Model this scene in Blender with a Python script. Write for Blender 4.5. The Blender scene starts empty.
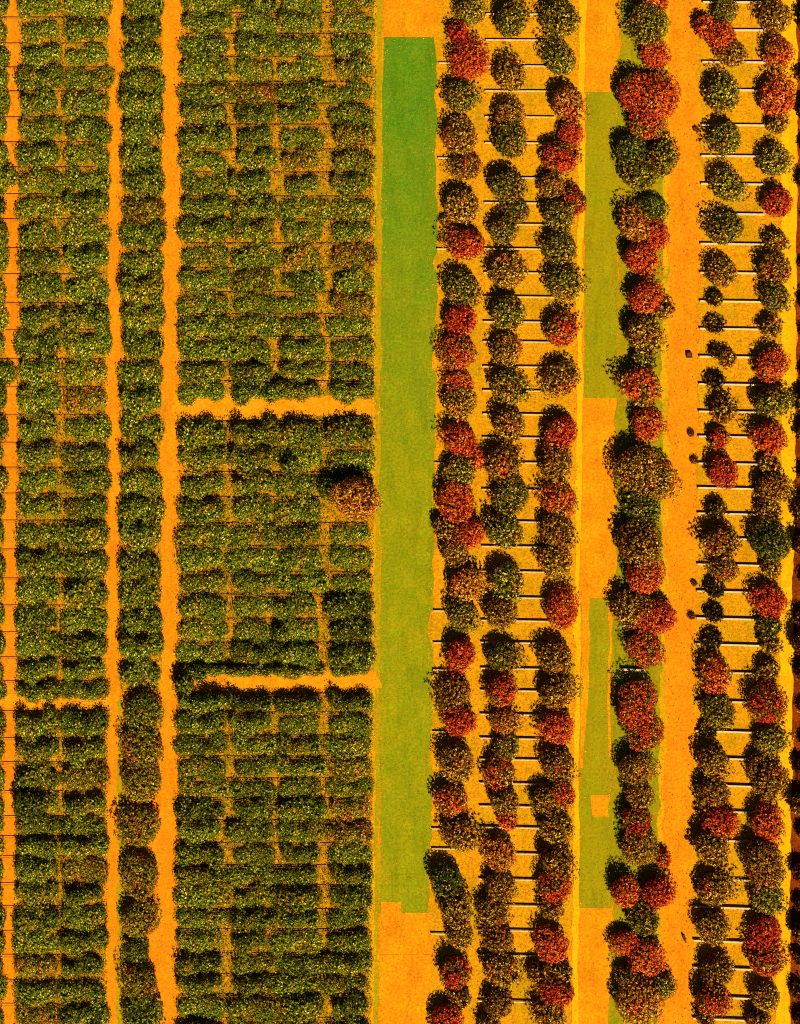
import bpy, math, random
import numpy as np
from mathutils import Vector

random.seed(7)
sc = bpy.context.scene
COL = sc.collection
H = 150.0            # camera height in metres
PX = 0.1             # metres on the ground per picture pixel


def gx(px, z=0.0):
    return (px - 400.0) * PX * (1 - z / H)


def gy(py, z=0.0):
    return (512.0 - py) * PX * (1 - z / H)


# ------------------------------------------------------------------ words
ONES = ['', 'first', 'second', 'third', 'fourth', 'fifth', 'sixth', 'seventh', 'eighth', 'ninth', 'tenth',
        'eleventh', 'twelfth', 'thirteenth', 'fourteenth', 'fifteenth', 'sixteenth', 'seventeenth', 'eighteenth', 'nineteenth']
TENS = {2: ('twenty', 'twentieth'), 3: ('thirty', 'thirtieth'), 4: ('forty', 'fortieth'), 5: ('fifty', 'fiftieth')}


def nth(n):
    if n < 20:
        return ONES[n]
    t, o = divmod(n, 10)
    return TENS[t][1] if o == 0 else TENS[t][0] + '-' + ONES[o]


def tag(o, label=None, cat=None, group=None, kind=None):
    if label:
        o['label'] = label
    if cat:
        o['category'] = cat
    if group:
        o['group'] = group
    if kind:
        o['kind'] = kind
    return o


# ------------------------------------------------------------------ materials
def new_mat(name):
    m = bpy.data.materials.new(name)
    m.use_nodes = True
    nt = m.node_tree
    return m, nt, nt.nodes['Principled BSDF']


def ramp(nt, stops, interp='LINEAR'):
    r = nt.nodes.new('ShaderNodeValToRGB')
    r.color_ramp.interpolation = interp
    el = r.color_ramp.elements
    while len(el) > 1:
        el.remove(el[-1])
    el[0].position, el[0].color = stops[0][0], (*stops[0][1], 1)
    for p, c in stops[1:]:
        e = el.new(p)
        e.color = (*c, 1)
    return r


def noise(nt, vec, scale, detail=4, rough=.6):
    n = nt.nodes.new('ShaderNodeTexNoise')
    n.inputs['Scale'].default_value = scale
    n.inputs['Detail'].default_value = detail
    n.inputs['Roughness'].default_value = rough
    nt.links.new(vec, n.inputs['Vector'])
    return n.outputs['Fac']


def mix(nt, fac, a, b, mode='MIX'):
    m = nt.nodes.new('ShaderNodeMix')
    m.data_type = 'RGBA'
    m.blend_type = mode
    for sock, v in ((m.inputs[0], fac), (m.inputs[6], a), (m.inputs[7], b)):
        if isinstance(v, (int, float)):
            sock.default_value = v
        elif isinstance(v, tuple):
            sock.default_value = (*v, 1)
        else:
            nt.links.new(v, sock)
    return m.outputs[2]


def maprange(nt, v, a, b, c=0., d=1.):
    m = nt.nodes.new('ShaderNodeMapRange')
    nt.links.new(v, m.inputs[0])
    for i, x in enumerate((a, b, c, d)):
        m.inputs[i + 1].default_value = x
    return m.outputs[0]


def ground_mat(name, c_lo, c_mid, c_hi, patch, patch_at=.56, patch_soft=.1, fine=3.6, patch_scale=.22,
               grad=None, speck=None, bump=.5):
    """soil or short grass: fine grain, clods, broad patches, optional change of colour along the strip"""
    m, nt, b = new_mat(name)
    tc = nt.nodes.new('ShaderNodeTexCoord').outputs['Object']
    f1 = noise(nt, tc, fine, 5, .75)
    r = ramp(nt, [(.34, c_lo), (.48, c_mid), (.64, c_hi)])
    nt.links.new(f1, r.inputs[0])
    col = r.outputs[0]
    if grad:                       # (axis value start, end, colour)
        sep = nt.nodes.new('ShaderNodeSeparateXYZ')
        nt.links.new(tc, sep.inputs[0])
        wob = noise(nt, tc, .12, 3, .6)
        add = nt.nodes.new('ShaderNodeMath')
        add.operation = 'MULTIPLY_ADD'
        nt.links.new(wob, add.inputs[0])
        add.inputs[1].default_value = 40
        nt.links.new(sep.outputs[1], add.inputs[2])
        col = mix(nt, maprange(nt, add.outputs[0], grad[0] + 20, grad[1] + 20), col,
                  mix(nt, 1., col, grad[2], 'MULTIPLY'))
    f2 = noise(nt, tc, patch_scale, 6, .65)
    col = mix(nt, maprange(nt, f2, patch_at - patch_soft, patch_at + patch_soft), col,
              mix(nt, 1., col, patch, 'MULTIPLY'))
    f3 = noise(nt, tc, 8.0, 2, .5)
    col = mix(nt, maprange(nt, f3, .60, .72), col, speck or c_hi)
    f4 = noise(nt, tc, 1.1, 4, .7)
    col = mix(nt, maprange(nt, f4, .5, .75, 0, .65), col, c_lo)
    mp = nt.nodes.new('ShaderNodeMapping')
    mp.inputs['Scale'].default_value = (.9, .16, 1)
    nt.links.new(tc, mp.inputs[0])
    f5 = noise(nt, mp.outputs[0], 1., 4, .7)
    col = mix(nt, maprange(nt, f5, .48, .68, 0, .8), col, mix(nt, 1., col, (.72, .80, .6), 'MULTIPLY'))
    f6 = noise(nt, tc, .55, 5, .7)
    col = mix(nt, maprange(nt, f6, .52, .66, 0, .7), col, mix(nt, 1., col, (1.06, 1.28, 1.2), 'MULTIPLY'))
    nt.links.new(col, b.inputs['Base Color'])
    b.inputs['Roughness'].default_value = 1.
    b.inputs['Specular IOR Level'].default_value = .05
    bp = nt.nodes.new('ShaderNodeBump')
    bp.inputs['Strength'].default_value = bump
    bp.inputs['Distance'].default_value = .12
    nt.links.new(noise(nt, tc, 4.5, 4, .7), bp.inputs['Height'])
    nt.links.new(bp.outputs[0], b.inputs['Normal'])
    return m


def leaf_mat(name, stops, red=None, red_amount=.0):
    """every leaf takes its own colour from the ramp; autumn colour comes in patches"""
    m, nt, b = new_mat(name)
    geo = nt.nodes.new('ShaderNodeNewGeometry')
    r = ramp(nt, stops)
    nt.links.new(geo.outputs['Random Per Island'], r.inputs[0])
    col = r.outputs[0]
    oi = nt.nodes.new('ShaderNodeObjectInfo')
    if red:
        tc = nt.nodes.new('ShaderNodeTexCoord').outputs['Object']
        off = nt.nodes.new('ShaderNodeVectorMath')
        off.operation = 'ADD'
        nt.links.new(tc, off.inputs[0])
        nt.links.new(oi.outputs['Location'], off.inputs[1])
        n = noise(nt, off.outputs[0], .75, 2, .5)
        rr = ramp(nt, red)
        nt.links.new(geo.outputs['Random Per Island'], rr.inputs[0])
        col = mix(nt, maprange(nt, n, .62 - red_amount * .35, .70 - red_amount * .35), col, rr.outputs[0])
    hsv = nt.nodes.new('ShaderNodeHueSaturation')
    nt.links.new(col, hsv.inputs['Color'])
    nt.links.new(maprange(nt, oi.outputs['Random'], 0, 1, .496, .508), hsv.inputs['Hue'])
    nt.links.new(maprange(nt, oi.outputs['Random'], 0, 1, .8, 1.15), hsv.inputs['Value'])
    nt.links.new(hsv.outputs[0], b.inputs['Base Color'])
    b.inputs['Roughness'].default_value = .8
    b.inputs['Specular IOR Level'].default_value = .03
    return m


def plain_mat(name, lo, hi, scale=6., rough=.8):
    m, nt, b = new_mat(name)
    tc = nt.nodes.new('ShaderNodeTexCoord').outputs['Object']
    r = ramp(nt, [(.35, lo), (.65, hi)])
    nt.links.new(noise(nt, tc, scale, 4, .7), r.inputs[0])
    nt.links.new(r.outputs[0], b.inputs['Base Color'])
    b.inputs['Roughness'].default_value = rough
    return m


M = {}
M['soil'] = ground_mat('orange_soil', (.50, .115, .002), (.67, .205, .004), (.76, .28, .006), (1., .8, .5), bump=.45)
M['bed'] = ground_mat('golden_bed_soil', (.38, .12, .001), (.60, .235, .002), (.72, .32, .003), (.72, .98, .7), .57, .1, bump=.6)
M['track'] = ground_mat('track_soil', (.52, .11, .002), (.68, .195, .003), (.76, .25, .004), (1., 1.25, 1.), .55, .15, bump=.4)
M['cross'] = ground_mat('cross_track_soil', (.60, .16, .002), (.74, .25, .004), (.78, .32, .006), (1., .8, .5), .6, bump=.35)
M['lane'] = ground_mat('yellow_lane_sand', (.66, .24, .001), (.78, .36, .002), (.82, .42, .004), (.95, .85, .8), .6, bump=.25)
M['verge'] = ground_mat('yellow_verge_grass', (.42, .18, .001), (.58, .28, .002), (.70, .35, .003), (.8, 1., .8), .6, bump=.5)
M['olive'] = ground_mat('olive_verge_grass', (.26, .18, .001), (.38, .24, .002), (.52, .28, .003), (.75, 1., .8), .55, bump=.5)
M['lawn'] = ground_mat('lawn_grass', (.14, .165, .001), (.20, .22, .002), (.29, .27, .004), (1.45, 1.12, 1.), .56, .12, patch_scale=.3,
                       grad=(2., 42., (.32, .82, 2.2)), bump=.4, speck=(.36, .28, .01))
M['lawn2'] = ground_mat('olive_lawn_grass', (.24, .17, .001), (.31, .22, .002), (.40, .26, .003), (.7, 1.0, 1.), .5, .16, patch_scale=.09, bump=.4)
M['dry'] = ground_mat('dry_grass', (.50, .12, .001), (.66, .20, .002), (.74, .27, .004), (1.05, 1.35, 1.), .53, .12, patch_scale=.35, bump=.5)
M['mixed'] = ground_mat('patchy_grass', (.28, .18, .001), (.38, .24, .002), (.50, .28, .003), (1.5, .95, 1.), .56, .12, patch_scale=.3, bump=.4)
M['treebed'] = ground_mat('green_tree_bed', (.20, .16, .001), (.32, .215, .002), (.46, .25, .003), (.62, 1.0, 1.), .5, .15, patch_scale=.12, bump=.6)
M['edge'] = ground_mat('maroon_edge_strip', (.10, .012, .001), (.2, .03, .002), (.3, .06, .003), (.6, .6, .6), bump=.8)

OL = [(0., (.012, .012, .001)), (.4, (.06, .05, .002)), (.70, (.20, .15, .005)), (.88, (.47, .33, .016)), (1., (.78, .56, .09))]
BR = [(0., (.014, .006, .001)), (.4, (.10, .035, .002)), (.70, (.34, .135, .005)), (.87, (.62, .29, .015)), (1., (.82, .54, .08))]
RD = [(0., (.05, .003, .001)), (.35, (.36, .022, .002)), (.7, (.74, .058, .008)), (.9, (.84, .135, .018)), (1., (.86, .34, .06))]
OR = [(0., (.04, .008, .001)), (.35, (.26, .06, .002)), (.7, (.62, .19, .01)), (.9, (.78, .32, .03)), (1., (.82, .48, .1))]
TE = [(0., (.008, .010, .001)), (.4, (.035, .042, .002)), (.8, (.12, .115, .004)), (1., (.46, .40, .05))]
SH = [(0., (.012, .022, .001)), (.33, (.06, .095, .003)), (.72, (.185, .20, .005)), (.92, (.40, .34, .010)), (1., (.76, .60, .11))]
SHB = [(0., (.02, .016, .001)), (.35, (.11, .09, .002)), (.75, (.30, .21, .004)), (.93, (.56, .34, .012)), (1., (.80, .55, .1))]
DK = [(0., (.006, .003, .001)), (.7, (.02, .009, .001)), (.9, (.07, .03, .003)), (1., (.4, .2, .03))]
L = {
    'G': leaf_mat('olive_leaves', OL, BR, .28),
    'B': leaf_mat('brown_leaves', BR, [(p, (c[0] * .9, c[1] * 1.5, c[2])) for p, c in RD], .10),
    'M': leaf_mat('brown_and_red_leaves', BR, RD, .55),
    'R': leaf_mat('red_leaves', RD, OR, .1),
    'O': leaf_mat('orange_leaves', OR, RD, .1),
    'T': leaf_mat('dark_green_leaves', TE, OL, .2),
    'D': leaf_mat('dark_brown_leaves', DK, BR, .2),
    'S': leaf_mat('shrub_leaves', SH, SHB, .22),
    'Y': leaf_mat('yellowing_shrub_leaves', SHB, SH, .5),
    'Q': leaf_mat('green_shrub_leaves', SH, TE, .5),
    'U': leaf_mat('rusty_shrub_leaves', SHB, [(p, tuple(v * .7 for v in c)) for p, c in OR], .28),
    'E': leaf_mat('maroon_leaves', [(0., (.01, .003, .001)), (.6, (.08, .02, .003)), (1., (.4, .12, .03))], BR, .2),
}
M['bark'] = plain_mat('bark', (.03, .015, .006), (.10, .05, .02))
M['pale_wood'] = plain_mat('pale_wood', (.55, .36, .12), (.76, .58, .28), 3.)
M['worn_wood'] = plain_mat('worn_yellow_wood', (.46, .25, .04), (.74, .52, .20), 2.5)
M['brown_wood'] = plain_mat('weathered_brown_wood', (.18, .05, .004), (.34, .10, .008), 3.)
M['crate'] = plain_mat('dark_crate_wood', (.05, .01, .001), (.12, .025, .003), 5.)


# ------------------------------------------------------------------ mesh helpers
def mesh_obj(name, verts, faces, mat, parent=None):
    me = bpy.data.meshes.new(name)
    me.from_pydata([tuple(v) for v in verts], [], [tuple(f) for f in faces])
    me.materials.append(mat)
    o = bpy.data.objects.new(name, me)
    COL.objects.link(o)
    o.parent = parent
    return o


def box(verts, faces, x0, x1, y0, y1, z0, z1, bev=0.0):
    """box with chamfered upper edges"""
    n = len(verts)
    b = bev
    verts += [(x0, y0, z0), (x1, y0, z0), (x1, y1, z0), (x0, y1, z0),
              (x0, y0, z1 - b), (x1, y0, z1 - b), (x1, y1, z1 - b), (x0, y1, z1 - b),
              (x0 + b, y0 + b, z1), (x1 - b, y0 + b, z1), (x1 - b, y1 - b, z1), (x0 + b, y1 - b, z1)]
    faces += [(n + 3, n + 2, n + 1, n), (n + 8, n + 9, n + 10, n + 11)]
    for a in range(4):
        c = (a + 1) % 4
        faces += [(n + a, n + c, n + 4 + c, n + 4 + a), (n + 4 + a, n + 4 + c, n + 8 + c, n + 8 + a)]


def tube(verts, faces, p0, p1, r0, r1, seg=7):
    p0, p1 = Vector(p0), Vector(p1)
    d = (p1 - p0).normalized()
    a = d.orthogonal().normalized()
    b = d.cross(a)
    n = len(verts)
    for p, r in ((p0, r0), (p1, r1)):
        for k in range(seg):
            t = 2 * math.pi * k / seg
            verts.append(tuple(p + (a * math.cos(t) + b * math.sin(t)) * r))
    for k in range(seg):
        q = (k + 1) % seg
        faces.append((n + k, n + q, n + seg + q, n + seg + k))
    faces.append(tuple(n + seg + k for k in range(seg)))


def leaves_mesh(name, P, N, size, rng, mat):
    """one four-cornered, slightly folded leaf per point"""
    n = len(P)
    N = N / np.maximum(np.linalg.norm(N, axis=1, keepdims=True), 1e-6)
    t = rng.normal(size=(n, 3))
    t -= (t * N).sum(1, keepdims=True) * N
    t /= np.maximum(np.linalg.norm(t, axis=1, keepdims=True), 1e-6)
    s = np.cross(N, t)
    L_ = size[:, None]
    a = P - t * L_ * .55
    c = P + t * L_ * .55 - N * L_ * .12
    b = P + s * L_ * .40 + N * L_ * .06
    d = P - s * L_ * .40 + N * L_ * .06
    V = np.stack([a, b, c, d], 1).reshape(-1, 3)
    me = bpy.data.meshes.new(name)
    me.vertices.add(4 * n)
    me.vertices.foreach_set('co', V.astype(np.float32).ravel())
    me.loops.add(4 * n)
    me.loops.foreach_set('vertex_index', np.arange(4 * n, dtype=np.int32))
    me.polygons.add(n)
    me.polygons.foreach_set('loop_start', np.arange(0, 4 * n, 4, dtype=np.int32))
    me.materials.append(mat)
    me.update(calc_edges=True)
    me.validate()
    return me


def crown_points(rng, r, rz, lobes=7, amp=.22, spacing=.34, per=9, leaf=.16, clump=.07, inner=.9):
    """leaf clumps over an uneven, lobed crown plus leaves filling its inside"""
    ld = rng.normal(size=(lobes, 3))
    ld[:, 2] = np.abs(ld[:, 2]) * .7
    ld /= np.linalg.norm(ld, axis=1, keepdims=True)
    la = rng.uniform(.3, 1., lobes) * amp

    def rad(dirs):
        dt = dirs @ ld.T
        return .88 + (la * np.exp(9 * (dt - 1))).sum(1) - .10 * np.exp(-8 * (1 - dt.max(1)))
    n = int(4 * math.pi * r * (r + rz) / 2 / spacing ** 2)
    k = np.arange(n) + .5
    ph = np.arccos(1 - 2 * k / n)
    th = math.pi * (1 + 5 ** .5) * k
    D = np.stack([np.cos(th) * np.sin(ph), np.sin(th) * np.sin(ph), np.cos(ph)], 1)
    D += rng.normal(scale=spacing / r * .30, size=D.shape)
    D /= np.linalg.norm(D, axis=1, keepdims=True)
    D = D[(D[:, 2] > -.75)]
    D = D[rng.uniform(size=len(D)) > .10]
    S = np.array([r, r, rz])
    R = rad(D)[:, None] * rng.normal(1., .035, (len(D), 1))
    C = D * S * R
    P = np.repeat(C, per, 0) + rng.normal(scale=clump, size=(len(C) * per, 3))
    N = np.repeat(D, per, 0) + rng.normal(scale=.42, size=(len(C) * per, 3)) + np.array([0, 0, .25])
    sz = rng.uniform(.7, 1.3, len(P)) * leaf
    m = int(len(C) * per * inner)
    Di = rng.normal(size=(m, 3))
    Di /= np.linalg.norm(Di, axis=1, keepdims=True)
    Pi = Di * S * rad(Di)[:, None] * (rng.uniform(.15, 1, (m, 1)) ** .5) * .86
    Ni = rng.normal(size=(m, 3)) + np.array([0, 0, .6])
    P = np.concatenate([P, Pi])
    N = np.concatenate([N, Ni])
    sz = np.concatenate([sz, rng.uniform(.8, 1.5, m) * leaf * 1.3])
    return P, N, sz


SIZES = {'s': (1.05, .85, 4), 'm': (1.7, 1.45, 8), 'l': (2.25, 1.8, 5)}
CROWN, TRUNK = {}, {}
for key, (r, rz, nvar) in SIZES.items():
    for v in range(nvar):
        rng = np.random.default_rng(100 * ord(key) + v)
        P, N, sz = crown_points(rng, r, rz, lobes=5 + v % 4 + (3 if key == 'l' else 0), amp=.36)
        zc = rz * .74 + (.10 if key != 's' else .15)
        P[:, 2] += zc
        P[:, 2] = np.maximum(P[:, 2], .06)
        CROWN[key, v] = (leaves_mesh('crown', P, N, sz, rng, L['G']), zc)
        vs, fs = [], []
        tr = .09 * r
        top = Vector((rng.uniform(-.1, .1), rng.uniform(-.1, .1), zc * .9))
        tube(vs, fs, (0, 0, -.05), top, tr, tr * .65, 8)
        for q in range(6):
            a = q * 1.05 + rng.uniform(0, .6)
            e = Vector((math.cos(a) * r * .62, math.sin(a) * r * .62, zc + rng.uniform(-.1, .5) * rz))
            st = Vector((0, 0, 0)).lerp(top, rng.uniform(.55, 1.))
            tube(vs, fs, st, e, tr * .45, tr * .14, 5)
        me = bpy.data.meshes.new('trunk')
        me.from_pydata(vs, [], fs)
        me.materials.append(M['bark'])
        TRUNK[key, v] = me


def place_tree(px, py, rpx, kind, label, group, name='orchard_tree', cat='tree', flat=1.0):
    r = rpx * PX
    key = 's' if r < 1.32 else ('m' if r < 2.02 else 'l')
    v = random.randrange(SIZES[key][2])
    s = r / SIZES[key][0] * (1.0 if kind == 'D' else (.91 if rpx > 18.5 else .98))
    me, zc = CROWN[key, v]
    z = zc * s * flat
    o = bpy.data.objects.new(name, None)
    o.empty_display_size = .5
    COL.objects.link(o)
    o.location = (gx(px, z), gy(py, z), 0.012)
    o.rotation_euler = (0, 0, random.uniform(0, 6.283))
    o.scale = (s * random.uniform(.9, 1.12), s * random.uniform(.88, 1.08), s * flat)
    tag(o, label, cat, group)
    c = bpy.data.objects.new('crown', me)
    COL.objects.link(c)
    c.parent = o
    c.material_slots[0].link = 'OBJECT'
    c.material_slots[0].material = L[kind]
    t = bpy.data.objects.new('trunk', TRUNK[key, v])
    COL.objects.link(t)
    t.parent = o
    return o


# ------------------------------------------------------------------ ground
LEVEL = [0]


def strip(name, rows, mat, rough=.12, kind='structure', step=6, level=None):
    """a strip of ground given as (picture y, left x, right x) rows; its edges wander a little"""
    LEVEL[0] += 1
    z = .004 * (level or 1 + LEVEL[0] % 5)
    rng = random.Random(name + str(LEVEL[0]))
    ys = []
    for (y0, *_), (y1, *_) in zip(rows, rows[1:]):
        n = max(1, int((y1 - y0) / step))
        ys += [y0 + (y1 - y0) * k / n for k in range(n)]
    ys.append(rows[-1][0])
    vs, fs = [], []
    la = ra = 0.
    for y in ys:
        for (y0, l0, r0), (y1, l1, r1) in zip(rows, rows[1:]):
            if y0 <= y <= y1:
                t = (y - y0) / (y1 - y0)
                l, r = l0 + (l1 - l0) * t, r0 + (r1 - r0) * t
                break
        la = la * .6 + rng.gauss(0, rough)
        ra = ra * .6 + rng.gauss(0, rough)
        vs += [(gx(l) + la, gy(y), z), (gx(r) + ra, gy(y), z)]
    for k in range(len(ys) - 1):
        fs.append((2 * k + 2, 2 * k + 3, 2 * k + 1, 2 * k))
    o = mesh_obj(name, vs, fs, mat)
    tag(o, kind=kind)
    return o


g = mesh_obj('ground', [(-400, -400, 0), (400, -400, 0), (400, 400, 0), (-400, 400, 0)], [(0, 1, 2, 3)], M['soil'])
tag(g, kind='structure')
T, Bt = -70, 1100
strip('verge', [(T, 373, 384), (512, 371, 379), (Bt, 366, 379)], M['verge'], .10, level=1)
strip('lawn', [(37, 383, 440), (512, 378, 435), (913, 380, 432)], M['lawn'], .05, level=2)
strip('dry_grass', [(T, 383.5, 439), (37, 383.5, 438)], M['dry'], .05, level=3)
strip('dry_grass', [(913, 380, 432.5), (954, 380, 432)], M['dry'], .05, level=3)
strip('dry_grass', [(954.8, 380, 431), (Bt, 378, 430)], M['dry'], .05, level=4)
strip('bare_soil', [(902, 381, 400), (916, 381, 400)], M['dry'], .06, level=5)
strip('grass_edge', [(T, 377, 383), (300, 375, 381), (Bt, 374.5, 379)], M['olive'], .08, level=6)
strip('tree_bed', [(T, 439, 579), (512, 434, 576), (Bt, 429, 572)], M['bed'], .15, level=6)
strip('verge', [(T, 580, 587), (512, 576, 581), (Bt, 571, 577)], M['lane'], .05, level=7)
SX = lambda y: (587 - y * .0098, 620 - y * .0085)
for a, b, mt in ((T, 92, 'dry'), (92, 398, 'lawn2'), (398, 598, 'dry'), (598, 768, 'lawn2'), (768, 908, 'lawn2'), (908, Bt, 'dry')):
    strip('grass_strip', [(a, *SX(a)), (b, *SX(b))], M[mt], .05, level={'dry': 1, 'lawn2': 2, 'mixed': 3}[mt])
strip('bare_soil', [(598, 582, 590), (690, 581, 588), (768, 580, 583)], M['dry'], .05, level=4)
strip('bare_soil', [(600, 609, 612), (700, 608, 611), (766, 609, 610)], M['dry'], .05, level=4)
strip('bare_soil', [(795, 592, 609), (817, 592, 609)], M['dry'], .1, level=5)
strip('tree_bed', [(T, 620, 670), (512, 616, 665), (Bt, 610, 657)], M['treebed'], .12, level=6)
strip('verge', [(T, 665, 670), (512, 661, 666), (Bt, 654, 659)], M['verge'], .12, level=7)
strip('dirt_track', [(T, 670, 700), (512, 666, 698), (Bt, 659, 690)], M['track'], .15, level=5)
strip('tree_bed', [(T, 700, 782), (512, 698, 781), (Bt, 689, 775)], M['bed'], .15, level=6)
strip('lane', [(T, 782, 799), (512, 781, 795), (Bt, 775, 789)], M['lane'], .05, level=7)
strip('edge_strip', [(T, 798, 960), (512, 795, 960), (Bt, 789, 960)], M['edge'], .09, level=8)  # ground beyond the lane, coloured dark maroon out to the right edge
strip('grass_verge', [(700, 117, 123), (860, 116, 127), (1010, 113, 123), (1060, 113, 120)], M['olive'], .15, level=1)
M['floor'] = ground_mat('orchard_floor_soil', (.28, .085, .001), (.52, .19, .002), (.68, .28, .003), (.55, .9, .7), .54, .10, fine=2.4, patch_scale=.55, bump=.8)
for a, b in ((T, 396), (416, 674), (692, Bt)):
    d = lambda y: 5. * max(y, 0) / 1024
    strip('orchard_floor', [(a, 184 - d(a), 374 - d(a)), (b, 184 - d(b), 374 - d(b))], M['floor'], .12, level=2)
for a, b in ((T, 694), (710, Bt)):
    strip('orchard_floor', [(a, 21 - d(a), 109 - d(a)), (b, 21 - d(b), 109 - d(b))], M['floor'], .12, level=2)
    strip('orchard_floor', [(a, -60, 6 - d(a)), (b, -60, 6 - d(b))], M['floor'], .12, level=2)
strip('orchard_floor', [(T, 125, 162), (690, 121, 160)], M['floor'], .12, level=2)
strip('dirt_track', [(T, 111, 122), (512, 109, 120), (Bt, 106, 117)], M['track'], .12, level=3)
strip('dirt_track', [(T, 163, 181), (512, 161, 178), (Bt, 157, 175)], M['track'], .12, level=3)

# cross tracks, a little brighter than the soil, fanning out where they meet the long tracks
strip('cross_track', [(392, 176, 182), (399, 172, 374), (414, 172, 378), (422, 174, 180)], M['cross'], .12, step=3, level=8)
strip('cross_track', [(670, 230, 374), (680, 222, 378), (688, 226, 380)], M['cross'], .12, step=3, level=8)
strip('cross_track', [(694, -60, 112), (700, -60, 113), (708, -60, 112)], M['cross'], .12, step=3, level=8)

# ------------------------------------------------------------------ shrub rows
SHRUB = []
for v in range(9):
    rng = np.random.default_rng(900 + v)
    Ps, Ns, Ss = [], [], []
    n = 4
    for q in range(n):
        hz = rng.uniform(.4, 1.15)
        P, N, sz = crown_points(rng, rng.uniform(.62, 1.05), hz, lobes=4, amp=.35, spacing=.29, per=7, leaf=.145, clump=.09, inner=.6)
        P[:, 0] = P[:, 0] * 1.02 + (-1.5 + 3. * q / (n - 1)) + rng.uniform(-.15, .15)
        P[:, 1] = P[:, 1] * 1.02 + rng.uniform(-.3, .3)
        P[:, 2] = np.maximum(P[:, 2] + .55, .05)
        Ps.append(P); Ns.append(N); Ss.append(sz)
    P, N, sz = np.concatenate(Ps), np.concatenate(Ns), np.concatenate(Ss)
    keep = rng.uniform(size=len(P)) > rng.uniform(.0, .25)
    foliage = leaves_mesh('foliage', P[keep], N[keep], sz[keep], rng, L['S'])
    vs, fs = [], []
    tube(vs, fs, (-1.6, 0, .2), (1.6, 0, .2), .045, .04, 6)
    for q in range(n):
        x = -1.5 + 3. * q / (n - 1)
        for k in range(3):
            tube(vs, fs, (x, 0, -.05), (x + rng.uniform(-.5, .5), rng.uniform(-.4, .4), .9), .035, .012, 5)
    stem = bpy.data.meshes.new('stem')
    stem.from_pydata(vs, [], fs)
    stem.materials.append(M['bark'])
    SHRUB.append((foliage, stem))


def place_shrub(x0, x1, yc, depth, kind, name, label, group, hs=1.0):
    fol, stem = random.choice(SHRUB)
    o = bpy.data.objects.new(name, None)
    o.empty_display_size = .5
    COL.objects.link(o)
    z = .7
    o.location = (gx((x0 + x1) / 2, z), gy(yc, z), .012)
    o.rotation_euler = (0, 0, random.choice((0, math.pi)) + random.uniform(-.03, .03))
    o.scale = ((x1 - x0) * PX / 4.45, depth * PX / 1.85, hs)
    tag(o, label, 'shrub', group)
    f = bpy.data.objects.new('foliage', fol)
    COL.objects.link(f)
    f.parent = o
    f.material_slots[0].link = 'OBJECT'
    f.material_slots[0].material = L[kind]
    s = bpy.data.objects.new('stem', stem)
    COL.objects.link(s)
    s.parent = o
    return o


# y of the dark upper edge of every row
ROWS_A = [-12, 11, 32, 55, 80, 102, 123, 148, 171, 195, 218, 242, 267, 291, 313, 336, 361, 380, 400]
ROWS_B = [420, 446, 471, 496, 522, 545, 571, 593, 618, 642, 653 + 11, 677]
ROWS_C = [693, 712, 735, 756, 778, 798, 820, 843, 865, 885, 909, 929, 953, 974, 994, 1018, 1040]
BAYS = [(181, 231), (232, 278), (279, 327), (330, 375)]
ADJ = {'S': 'olive green', 'Y': 'yellowing green', 'Q': 'dark green', 'U': 'rusty brown'}
BAYN = ['leftmost', 'second', 'third', 'rightmost']
BLOCK = {'A': 'top block', 'B': 'middle block', 'C': 'bottom block'}
r_ = random.Random(5)
for blk, rows in (('A', ROWS_A), ('B', ROWS_B), ('C', ROWS_C)):
    for k, (y0, y1) in enumerate(zip(rows, rows[1:])):
        if y1 < 6:
            continue
        num = k if blk == 'A' else k + 1
        for b, (x0, x1) in enumerate(BAYS):
            yc = (y0 + y1) / 2 + 1.5
            dx = -5. * max(0, yc) / 1024
            if blk == 'B' and k == 2 and b == 3:
                x1 -= 12
            if blk == 'B' and k == 3 and b == 3:
                continue
            kind = r_.choices('SYQU', (5, 5. if blk == 'C' else 1.8, 1.1 if b in (1, 3) else .4, .3))[0]
            if b == 3 and yc > 560:
                kind = r_.choice('SUYQ')
            dp = (y1 - y0) * r_.uniform(.90, 1.06)
            gl = r_.uniform(1.5, 6) if b and r_.random() < (0, .75, .5, .85)[b] else (r_.uniform(-4, 0) if b else r_.uniform(-1, 1.5))
            gr = r_.uniform(1.5, 6) if b < 3 and r_.random() < (.75, .5, .85, 0)[b] else (r_.uniform(-4, 0) if b < 3 else r_.uniform(-1, 1.5))
            place_shrub(x0 + dx + gl, x1 + dx - gr, yc + r_.uniform(-.6, .6), dp, kind, 'orchard_shrub',
                        f'{ADJ[kind]} shrub, {BAYN[b]} bay of the {nth(max(1, num))} row in the {BLOCK[blk]}',
                        'shrubs in rows of the wide orchard blocks', 1.3 if num == 1 and blk != 'A' else r_.choice((.6, .75, .9, 1.15)))

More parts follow.
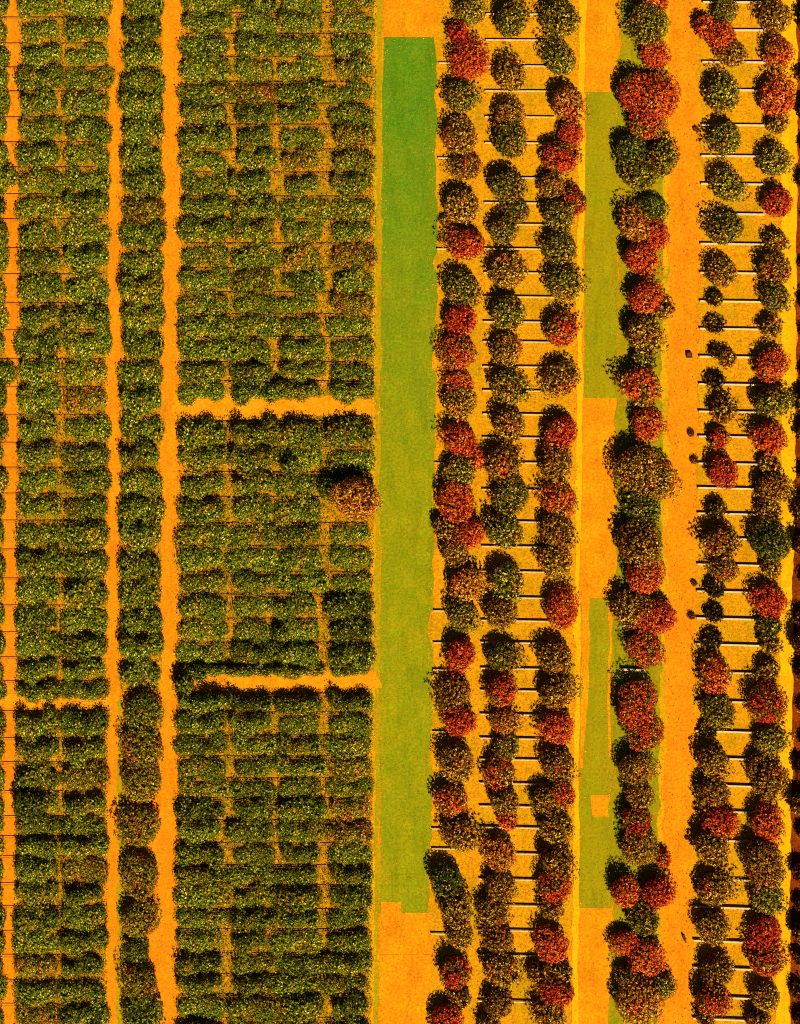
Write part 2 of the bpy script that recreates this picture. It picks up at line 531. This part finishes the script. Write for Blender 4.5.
ROWS_L1 = [-12, 15, 41, 65, 89, 115, 140, 165, 192, 217, 246, 272, 301, 328, 357, 385, 413, 441, 466, 492, 519, 548, 577, 604, 631, 656, 680, 700]
ROWS_L2 = [710, 737, 761, 790, 815, 835, 855, 882, 905, 930, 954, 979, 1003, 1028]
LB = [(-30, 8), (19, 64), (65, 111)]
LN = ['cut by the left picture edge', 'left of the faint gap', 'right of the faint gap']
for blk, rows in (('1', ROWS_L1), ('2', ROWS_L2)):
    for k, (y0, y1) in enumerate(zip(rows, rows[1:])):
        yc = (y0 + y1) / 2 + 2
        dx = -5. * max(0, yc) / 1024
        for b, (x0, x1) in enumerate(LB):
            kind = r_.choices('SYQU', (5, 2.4, .9, .4))[0]
            xa, xb = x0 + dx + r_.uniform(-1, 1.5), x1 + dx - (r_.uniform(0, 5) if b == 1 else r_.uniform(-.5, 2))
            if b == 0 and k in (7, 14) and blk == '1':
                xb += 10
            place_shrub(xa, xb, yc + r_.uniform(-.8, .8), (y1 - y0) * r_.uniform(.86, 1.02), kind, 'row_shrub',
                        f'{ADJ[kind]} shrub {LN[b]}, {nth(k + 1)} row {"from the top" if blk == "1" else "below the left cross track"}',
                        'shrubs in the narrow left block', 1.15 if k == 0 and blk == '2' else r_.choice((.6, .75, .9, 1.1)))
kk = 0
for k, (y0, y1) in enumerate(zip(ROWS_L1, ROWS_L1[1:])):
    yc = (y0 + y1) / 2 + 4
    if yc > 690:
        continue
    kk += 1
    kind = r_.choices('SYQU', (5, 1.4, 1.6, 1.2 if yc > 470 else .2))[0]
    dx = -4.5 * yc / 1024
    place_shrub(123 + dx + r_.uniform(-2, 2), 165 + dx - r_.uniform(0, 3), yc, (y1 - y0) * r_.uniform(.92, 1.08), kind, 'row_shrub',
                f'{ADJ[kind]} shrub between the two long dirt tracks, {nth(kk)} from the top',
                'shrubs between the two long dirt tracks', r_.uniform(.8, 1.4))

# weeds and low shoots that cover the soil between the rows
rng = np.random.default_rng(31)


def weeds(name, areas, dens, mat, size, z1=.2, lean=.5, z0=.04):
    Ps = []
    for x0, x1, y0, y1 in areas:
        n = int((x1 - x0) * (y1 - y0) * PX * PX * dens)
        x, y = rng.uniform(x0, x1, n), rng.uniform(y0, y1, n)
        f = (np.sin(x * .31 + 2 * np.sin(y * .05)) + np.sin(y * .27 + x * .07) + np.sin((x + y) * .13)) / 3
        k = rng.uniform(-1.1, .7, n) < f + .2
        x, y = x[k] - 5. * np.maximum(y[k], 0) / 1024, y[k]
        Ps.append(np.stack([(x - 400) * PX, (512 - y) * PX, rng.uniform(z0, z1, len(x))], 1))
    P = np.concatenate(Ps)
    N = rng.normal(scale=lean, size=P.shape) + np.array([0, 0, 1.])
    me = leaves_mesh(name, P, N, rng.uniform(.6, 1.3, len(P)) * size, rng, mat)
    o = bpy.data.objects.new(name, me)
    COL.objects.link(o)
    tag(o, kind='stuff')


weeds('weeds', [(181, 377, -10, 396), (180, 377, 416, 672), (182, 377, 690, 1040), (19, 110, -10, 690), (19, 112, 712, 1040),
                (-20, 6, -10, 690), (-20, 8, 712, 1040), (124, 163, -10, 700)], 24., L['Y'], .13)
weeds('weeds', [(181, 377, -10, 396), (180, 377, 416, 672), (182, 377, 690, 1040), (19, 110, -10, 690), (19, 112, 712, 1040)], 26., L['S'], .13, .3)

M['blades'] = leaf_mat('golden_grass_blades', [(0., (.42, .13, .001)), (.25, (.56, .20, .002)), (.7, (.70, .30, .003)), (.9, (.80, .45, .01)), (1., (.85, .6, .12))],
                       [(0., (.34, .24, .001)), (.6, (.48, .32, .002)), (1., (.66, .46, .02))], .12)
M['green_blades'] = leaf_mat('lawn_grass_blades', [(0., (.24, .23, .001)), (.6, (.30, .27, .002)), (.93, (.40, .33, .004)), (1., (.62, .48, .06))])
weeds('dry_grass_blades', [(441, 580, -20, 1040), (703, 783, -20, 1040), (376, 385, -20, 1040)], 10., M['blades'], .10, .05, .2, .036)
weeds('dry_grass_blades', [(672, 702, -20, 1040), (587, 619, -20, 92), (586, 617, 398, 598), (580, 612, 908, 1040), (386, 436, -20, 36), (385, 435, 916, 1040)], 4., M['blades'], .08, .05, .2, .036)
weeds('lawn_blades', [(384, 440, 40, 911), (588, 620, 94, 396), (582, 615, 600, 906), (620, 668, -20, 1040)], 6., M['green_blades'], .09, .05, .2, .036)

for nm, ar, mt in (('dry_grass_blades', [(375, 388, -20, 1040), (429, 442, 36, 911), (578, 590, 92, 398), (578, 590, 598, 906), (612, 624, 92, 398), (606, 618, 598, 906), (380, 436, 30, 42), (380, 434, 908, 918),
                                          (162, 168, -20, 1040), (174, 180, -20, 1040), (110, 114, -20, 1040), (118, 123, -20, 1040), (696, 706, -20, 1040)], 'blades'),
                   ('lawn_blades', [(441, 580, -20, 1040), (703, 783, -20, 1040)], 'green_blades')):
    weeds(nm, ar, 9., M[mt], .10, .05, .2, .036)

L['litter'] = leaf_mat('fallen_leaves', [(0., (.10, .02, .001)), (.5, (.40, .06, .003)), (.85, (.62, .14, .006)), (1., (.7, .3, .02))])
weeds('fallen_leaves', [(441, 580, -20, 1040), (655, 700, -20, 1040), (702, 783, -20, 1040)], 2.2, L['litter'], .12, .06, .3, .04)

# brown rails running through the shrub rows
post_v, post_f = [], []


def rail_parts(x0, x1, y, w, zt, th, mat, name, label, group, cat, nposts, tilt=0.):
    o = bpy.data.objects.new(name, None)
    o.empty_display_size = .5
    COL.objects.link(o)
    xa, xb = gx(x0, zt), gx(x1, zt)
    o.location = ((xa + xb) / 2, gy(y, zt), .012)
    o.rotation_euler = (0, 0, tilt)
    tag(o, label, cat, group)
    hl = (xb - xa) / 2
    vs, fs = [], []
    box(vs, fs, -hl, hl, -w / 2, w / 2, zt - th, zt, .015)
    mesh_obj('beam', vs, fs, mat, o)
    for q in range(nposts):
        x = -hl + .15 + (2 * hl - .3) * q / (nposts - 1)
        vs, fs = [], []
        box(vs, fs, x - .06, x + .06, -w * .35, w * .35, -.06, zt - th - .002)
        mesh_obj('post', vs, fs, mat, o)
    return o


for blk, rows in (('A', ROWS_A[1:-1]), ('B', ROWS_B[:-1]), ('C', ROWS_C[:-1])):
    for k, y in enumerate(rows):
        dx = -5. * max(0, y) / 1024
        rail_parts(186 + dx, 366 + dx, y + 2.5, .07, .30, .06, M['brown_wood'], 'trellis_rail',
                   f'thin brown rail at the top edge of the {nth(k + 1)} shrub row, {BLOCK[blk]}',
                   'brown rails through the shrub rows', 'rail', 5)
for blk, rows in (('1', ROWS_L1[1:-1]), ('2', ROWS_L2[:-1])):
    for k, y in enumerate(rows):
        dx = -5. * max(0, y) / 1024
        rail_parts(-20 + dx, 104 + dx, y + 3, .06, .26, .05, M['brown_wood'], 'trellis_rail',
                   f'thin brown rail at the {nth(k + 1)} row {"from the top" if blk == "1" else "below the cross track"} of the left block',
                   'brown rails through the shrub rows', 'rail', 4)

# ------------------------------------------------------------------ trees
WORD = {'G': 'olive green tree', 'B': 'brown-leaved tree', 'M': 'brown-red tree', 'R': 'bright red tree',
        'O': 'orange-leaved tree', 'T': 'dark green tree', 'D': 'dark low bush'}
C1 = [(470, 12, 14, 'G'), (459, 34, 12, 'R'), (470, 62, 21, 'R'), (461, 96, 18, 'G'), (460, 138, 19, 'B'), (466, 167, 15, 'B'),
      (461, 205, 19, 'B'), (445, 220, 6, 'B'), (467, 245, 18, 'M'), (461, 288, 19, 'G'), (460, 320, 18, 'R'), (459, 352, 21, 'M'),
      (460, 382, 14, 'R'), (460, 403, 17, 'B'), (460, 440, 19, 'R'), (476, 459, 11, 'R'), (459, 472, 17, 'G'), (456, 501, 21, 'R'),
      (446, 528, 13, 'B'), (470, 534, 16, 'R'), (455, 551, 15, 'B'), (465, 584, 18, 'O'), (462, 614, 16, 'G'), (461, 653, 19, 'R'),
      (455, 694, 18, 'B'), (460, 721, 17, 'R'), (457, 763, 18, 'B'), (452, 800, 18, 'M'), (460, 834, 18, 'B'), (447, 880, 18, 'T'),
      (456, 908, 18, 'B'), (460, 936, 15, 'B'), (455, 973, 18, 'M'), (460, 998, 12, 'B'), (446, 1019, 17, 'R')]
C2 = [(511, 20, 20, 'G'), (510, 76, 18, 'B'), (509, 114, 15, 'B'), (510, 140, 18, 'G'), (507, 186, 18, 'G'), (517, 211, 14, 'G'),
      (505, 230, 16, 'G'), (507, 272, 20, 'B'), (509, 312, 18, 'G'), (506, 350, 16, 'B'), (509, 387, 18, 'G'), (510, 425, 17, 'B'),
      (502, 464, 18, 'B'), (511, 495, 22, 'G'), (504, 531, 18, 'G'), (506, 580, 18, 'G'), (501, 614, 17, 'B'), (502, 656, 18, 'G'),
      (502, 691, 18, 'M'), (505, 722, 16, 'O'), (506, 746, 15, 'G'), (500, 773, 16, 'M'), (504, 800, 16, 'B'), (507, 818, 12, 'R'),
      (500, 854, 18, 'O'), (500, 885, 17, 'B'), (492, 912, 15, 'B'), (499, 939, 17, 'B'), (501, 970, 18, 'B'), (499, 1003, 16, 'B'), (490, 1026, 13, 'B')]
C3 = [(561, 19, 19, 'G'), (560, 59, 19, 'G'), (567, 102, 18, 'O'), (571, 134, 14, 'R'), (560, 158, 18, 'M'), (552, 185, 14, 'B'),
      (575, 203, 14, 'M'), (559, 215, 17, 'G'), (560, 248, 17, 'G'), (564, 283, 19, 'G'), (561, 330, 17, 'M'), (561, 378, 19, 'B'),
      (561, 432, 19, 'R'), (556, 464, 18, 'B'), (559, 500, 18, 'M'), (557, 531, 18, 'B'), (556, 561, 19, 'B'), (562, 610, 21, 'R'),
      (555, 657, 19, 'B'), (556, 693, 18, 'B'), (557, 727, 20, 'R'), (557, 764, 19, 'B'), (562, 796, 14, 'M'), (545, 801, 15, 'B'),
      (557, 828, 19, 'B'), (556, 860, 18, 'B'), (555, 886, 17, 'M'), (552, 908, 12, 'B'), (552, 945, 19, 'R'), (538, 972, 13, 'B'),
      (562, 972, 12, 'B'), (557, 992, 17, 'M'), (550, 1016, 17, 'B')]
C4 = [(654, 2, 16, 'M'), (649, 23, 22, 'G'), (655, 55, 15, 'R'), (636, 92, 22, 'M'), (659, 99, 23, 'R'), (647, 122, 21, 'M'),
      (630, 150, 15, 'T'), (661, 158, 20, 'G'), (639, 175, 18, 'G'), (652, 210, 16, 'T'), (636, 227, 18, 'O'), (655, 236, 15, 'R'),
      (640, 257, 20, 'R'), (646, 298, 20, 'R'), (662, 308, 12, 'B'), (643, 332, 20, 'B'), (644, 362, 13, 'G'), (641, 385, 20, 'M'),
      (648, 424, 19, 'R'), (637, 466, 25, 'B'), (652, 480, 23, 'B'), (643, 509, 20, 'T'), (641, 546, 25, 'B'), (645, 575, 22, 'R'),
      (630, 610, 19, 'B'), (655, 616, 22, 'R'), (645, 650, 21, 'M'), (641, 698, 22, 'M'), (634, 713, 18, 'R'), (646, 733, 22, 'M'),
      (636, 768, 21, 'B'), (640, 794, 14, 'B'), (637, 818, 19, 'M'), (639, 846, 21, 'B'), (663, 858, 9, 'R'), (625, 892, 17, 'R'),
      (657, 893, 18, 'R'), (643, 919, 19, 'G'), (625, 942, 14, 'R'), (646, 957, 20, 'R'), (662, 987, 14, 'G'), (630, 980, 14, 'B'), (638, 1000, 23, 'O')]
C5 = [(725, 12, 14, 'G'), (706, 27, 12, 'R'), (722, 37, 15, 'R'), (732, 53, 15, 'B'), (723, 94, 20, 'G'), (726, 138, 19, 'G'),
      (727, 185, 18, 'G'), (726, 229, 19, 'G'), (722, 273, 15, 'B'), (715, 298, 9, 'D'), (714, 324, 9, 'D'), (716, 351, 8, 'D'), (728, 358, 9, 'B'),
      (714, 380, 10, 'D'), (723, 410, 13, 'B'), (719, 438, 12, 'M'), (722, 472, 17, 'R'), (716, 508, 11, 'D'), (722, 541, 18, 'B'),
      (724, 569, 14, 'B'), (715, 588, 11, 'D'), (714, 613, 10, 'D'), (712, 640, 11, 'D'), (716, 675, 18, 'M'), (719, 711, 19, 'G'),
      (708, 730, 9, 'D'), (713, 762, 19, 'B'), (713, 792, 18, 'B'), (720, 820, 18, 'R'), (712, 846, 20, 'B'), (714, 889, 19, 'B'),
      (713, 926, 18, 'B'), (718, 970, 19, 'B'), (713, 1000, 18, 'M'), (706, 1018, 10, 'B')]
C6 = [(776, 17, 17, 'B'), (779, 53, 16, 'M'), (777, 98, 20, 'R'), (777, 124, 11, 'B'), (774, 161, 17, 'G'), (778, 202, 16, 'R'),
      (776, 241, 12, 'B'), (775, 270, 17, 'B'), (775, 297, 16, 'G'), (771, 327, 12, 'B'), (771, 365, 17, 'R'), (772, 401, 18, 'G'),
      (770, 437, 18, 'R'), (769, 465, 12, 'B'), (771, 487, 17, 'B'), (769, 509, 12, 'B'), (771, 543, 22, 'T'), (771, 568, 11, 'B'),
      (770, 601, 17, 'R'), (771, 626, 12, 'G'), (771, 645, 11, 'B'), (769, 670, 12, 'B'), (767, 705, 21, 'M'), (770, 741, 16, 'G'),
      (762, 763, 14, 'B'), (770, 780, 18, 'B'), (767, 822, 17, 'R'), (763, 858, 21, 'B'), (768, 876, 16, 'B'), (767, 899, 16, 'G'),
      (765, 932, 19, 'R'), (766, 961, 18, 'M'), (766, 996, 15, 'B'), (758, 1020, 13, 'B')]
COLS = [(C1, 'first column right of the lawn'), (C2, 'second column right of the lawn'), (C3, 'third column right of the lawn'),
        (C4, 'big-tree column left of the track'), (C5, 'column right of the track'), (C6, 'rightmost column by the lane')]
for trees, where in COLS:
    for k, (x, y, r, kd) in enumerate(trees):
        dark = kd == 'D'
        place_tree(x, y, r, kd, f'{WORD[kd]}, {nth(k + 1)} from the top in the {where}', 'trees in the ' + where,
                   name='low_bush' if dark else 'orchard_tree', cat='bush' if dark else 'tree',
                   flat=.62 if dark else random.uniform(.8, 1.0))
place_tree(355, 497, 25, 'O', 'single round orange tree standing among the green shrub rows beside the lawn', None, flat=1.1)
place_tree(333, 489, 14, 'Q', 'dark green bush just left of the single round orange tree', None, name='round_bush', cat='bush', flat=.85)
for k, (x, y, r, kd) in enumerate([(143, 712, 19, 'B'), (142, 747, 20, 'O'), (142, 782, 20, 'O'), (139, 826, 20, 'O'), (140, 874, 20, 'O'),
                                   (139, 920, 19, 'O'), (137, 950, 13, 'G'), (140, 982, 20, 'O'), (141, 1014, 20, 'G')]):
    place_tree(x, y, r * 1.08, 'U' if kd == 'O' else ('Y' if kd == 'B' else 'Q'),
               f'{ {"O": "rusty orange", "B": "yellow-brown", "G": "green"}[kd]} rounded bush between the dirt tracks, {nth(k + 1)} of the bottom bushes', 'bushes between the dirt tracks',
               name='round_bush', cat='bush', flat=.8)
for x, y, r, lab in ((280, 633, 9, 'small dark bush poking above its row between the middle bays'),
                     (200, 672, 10, 'dark green bush at the left end of the lower cross track'),
                     (184, 684, 12, 'dark bush leaning over the dirt track below the lower cross track'),
                     (290, 466, 11, 'dark bush in the third bay below the upper cross track'),
                     (283, 706, 8, 'small dark bush just below the lower cross track'),
                     (28, 805, 16, 'tall dark-shadowed bush at the left edge of the bottom left block')):
    place_tree(x, y, r, 'Q', lab, None, name='round_bush', cat='bush', flat=1.1)
for k, (x, y, r) in enumerate([(806, 20, 10), (808, 48, 9), (803, 76, 9), (808, 110, 9), (806, 145, 9), (803, 180, 8), (806, 215, 9), (801, 262, 8), (806, 300, 9),
                               (803, 335, 10), (802, 372, 9), (803, 405, 11), (802, 440, 10), (802, 475, 9), (803, 510, 11), (801, 548, 9),
                               (802, 580, 9), (800, 612, 8), (799, 642, 11), (800, 676, 11), (800, 708, 10), (801, 742, 10), (799, 775, 9), (800, 805, 10),
                               (800, 838, 11), (799, 870, 11), (799, 900, 10), (798, 932, 10), (797, 962, 12), (796, 990, 12), (797, 1018, 10)]):
    place_tree(x + 5 + random.uniform(-3, 3), y + random.uniform(-7, 7), r * random.uniform(.7, 1.35), 'E', f'maroon bush on the right picture edge beyond the yellow lane, {nth(k + 1)} from the top', 'bushes along the right edge',
               name='edge_bush', cat='bush', flat=1.1)
TUFT = [(696, 129, 4, 'one by the upper trees'), (691, 433, 4.5, 'one left of a brown-red tree'), 
        (694, 460, 5, 'one touching a red tree'), (694, 583, 4, 'one just above a larger tuft'), (692, 616, 5, 'largest, at a rail end'),
        (687, 838, 3, 'one above the fallen log'), ]
for x, y, r, lab in TUFT:
    place_tree(x, y, r * .8, 'E', f'small maroon tuft on the wide dirt track, {lab}', 'tufts on the dirt track', name='ground_tuft', cat='tuft', flat=.8)

# ------------------------------------------------------------------ pale rails under the trees
Y56 = [2, 30, 62, 90, 125, 156, 184, 214, 244, 273, 301.5, 329, 357, 384.5, 412, 437, 464, 488.5, 514, 539, 565, 592, 619, 645, 673, 702, 732,
       759, 786, 812, 841, 880, 908, 942, 969, 998, 1020]
for k, y in enumerate(Y56):
    s = -10. * y / 1024
    rail_parts(703 + s, 766 + s * .6, y, .17, .33, .16, M['pale_wood'], 'timber_rail',
               f'pale timber rail, {nth(k + 1)} from the top between the two rightmost tree columns',
               'pale rails between the two rightmost tree columns', 'rail', 4, -.005 - y / 1024 * .035)
Y23 = [14, 40, 66, 91, 117, 143, 178, 203, 224.5, 249, 273, 297, 322, 342, 367, 391, 414.5, 438, 463, 490, 522, 547, 572, 598, 621, 643, 669, 691, 715, 739, 760,
       784, 807, 828, 854, 880, 906, 931, 956, 1002]
for k, y in enumerate(Y23):
    s = -8. * y / 1024
    rail_parts(486 + s, 556 + s, y, .15, .30, .13, M['worn_wood'], 'timber_rail',
               f'pale timber rail, {nth(k + 1)} from the top between second and third columns right of lawn',
               'pale rails between the second and third tree columns', 'rail', 4, -.005 - y / 1024 * .02)
for k, y in enumerate([63, 158, 249, 463, 611, 643, 670, 732, 829, 849, 934]):
    s = -9. * y / 1024
    rail_parts(439 + s, 468 + s, y, .11, .26, .12, M['pale_wood'], 'timber_rail',
               f'short pale rail at the lawn edge under the first tree column, {nth(k + 1)} from the top',
               'short pale rails at the lawn edge', 'rail', 3, -.01)
rail_parts(622, 645, 670, .22, .4, .2, M['pale_wood'], 'timber_rail', 'lone short pale rail under the large-tree column', None, 'rail', 3, -.03)

# crate and log on the dirt track
o = bpy.data.objects.new('wooden_crate', None)
COL.objects.link(o)
o.location = (gx(689), gy(355.5), .08)
o.rotation_euler = (0, 0, .05)
o.scale = (.8, .8, .8)
tag(o, 'small dark square crate on the dirt track beside a rail end', 'crate')
for q in range(4):
    vs, fs = [], []
    a, b = ((-.32, .32), (-.32, -.27)) if q < 1 else (((-.32, .32), (.27, .32)) if q == 1 else (((-.32, -.27), (-.265, .265)) if q == 2 else ((.27, .32), (-.265, .265))))
    box(vs, fs, a[0], a[1], b[0], b[1], 0, .4, .01)
    mesh_obj('side_panel', vs, fs, M['crate'], o)
vs, fs = [], []
box(vs, fs, -.262, .262, -.262, .262, .02, .3)
mesh_obj('contents', vs, fs, M['crate'], o)
vs, fs = [], []
tube(vs, fs, (-.17, .42, .17), (.02, .05, .19), .08, .17, 9)
tube(vs, fs, (.02, .05, .19), (.16, -.38, .16), .168, .06, 9)
tube(vs, fs, (.0, .1, .2), (.2, .12, .32), .05, .03, 6)
o = mesh_obj('fallen_log', vs, fs, M['crate'])
o.location = (gx(684), gy(938.5), .08)
tag(o, 'short dark fallen log lying alone on the wide dirt track', 'log')

# ------------------------------------------------------------------ light and camera
EL, AZ = math.radians(47), math.radians(156)
sun_dir = Vector((math.sin(AZ) * math.cos(EL), math.cos(AZ) * math.cos(EL), math.sin(EL)))
w = bpy.data.worlds.new('World')
sc.world = w
w.use_nodes = True
nt = w.node_tree
sky = nt.nodes.new('ShaderNodeTexSky')
sky.sky_type = 'NISHITA'
sky.sun_disc = False
sky.sun_elevation, sky.sun_rotation = EL, AZ
sky.air_density, sky.dust_density, sky.ozone_density = .2, .15, 1.
bg = nt.nodes['Background']
nt.links.new(sky.outputs[0], bg.inputs[0])
bg.inputs[1].default_value = .05
ld = bpy.data.lights.new('sun', 'SUN')
ld.energy = 5.
ld.angle = math.radians(.5)
ld.color = (1., .86, .6)
lo = bpy.data.objects.new('sun', ld)
COL.objects.link(lo)
lo.rotation_euler = (-sun_dir).to_track_quat('-Z', 'Y').to_euler()
lo.location = sun_dir * 100

cam = bpy.data.cameras.new('camera')
cam.sensor_fit = 'VERTICAL'
cam.angle = 2 * math.atan(51.2 / H)
cam.clip_end = 1000
co = bpy.data.objects.new('camera', cam)
COL.objects.link(co)
co.location = (0, 0, H)
sc.camera = co
vs_ = sc.view_settings
vs_.view_transform = 'Standard'
vs_.look = 'None'
vs_.exposure = .54
vs_.gamma = 1.
vs_.use_curve_mapping = False
sc.cycles.use_denoising = False
sc.cycles.max_bounces = 3
sc.cycles.diffuse_bounces = 1
sc.cycles.filter_width = 1.1
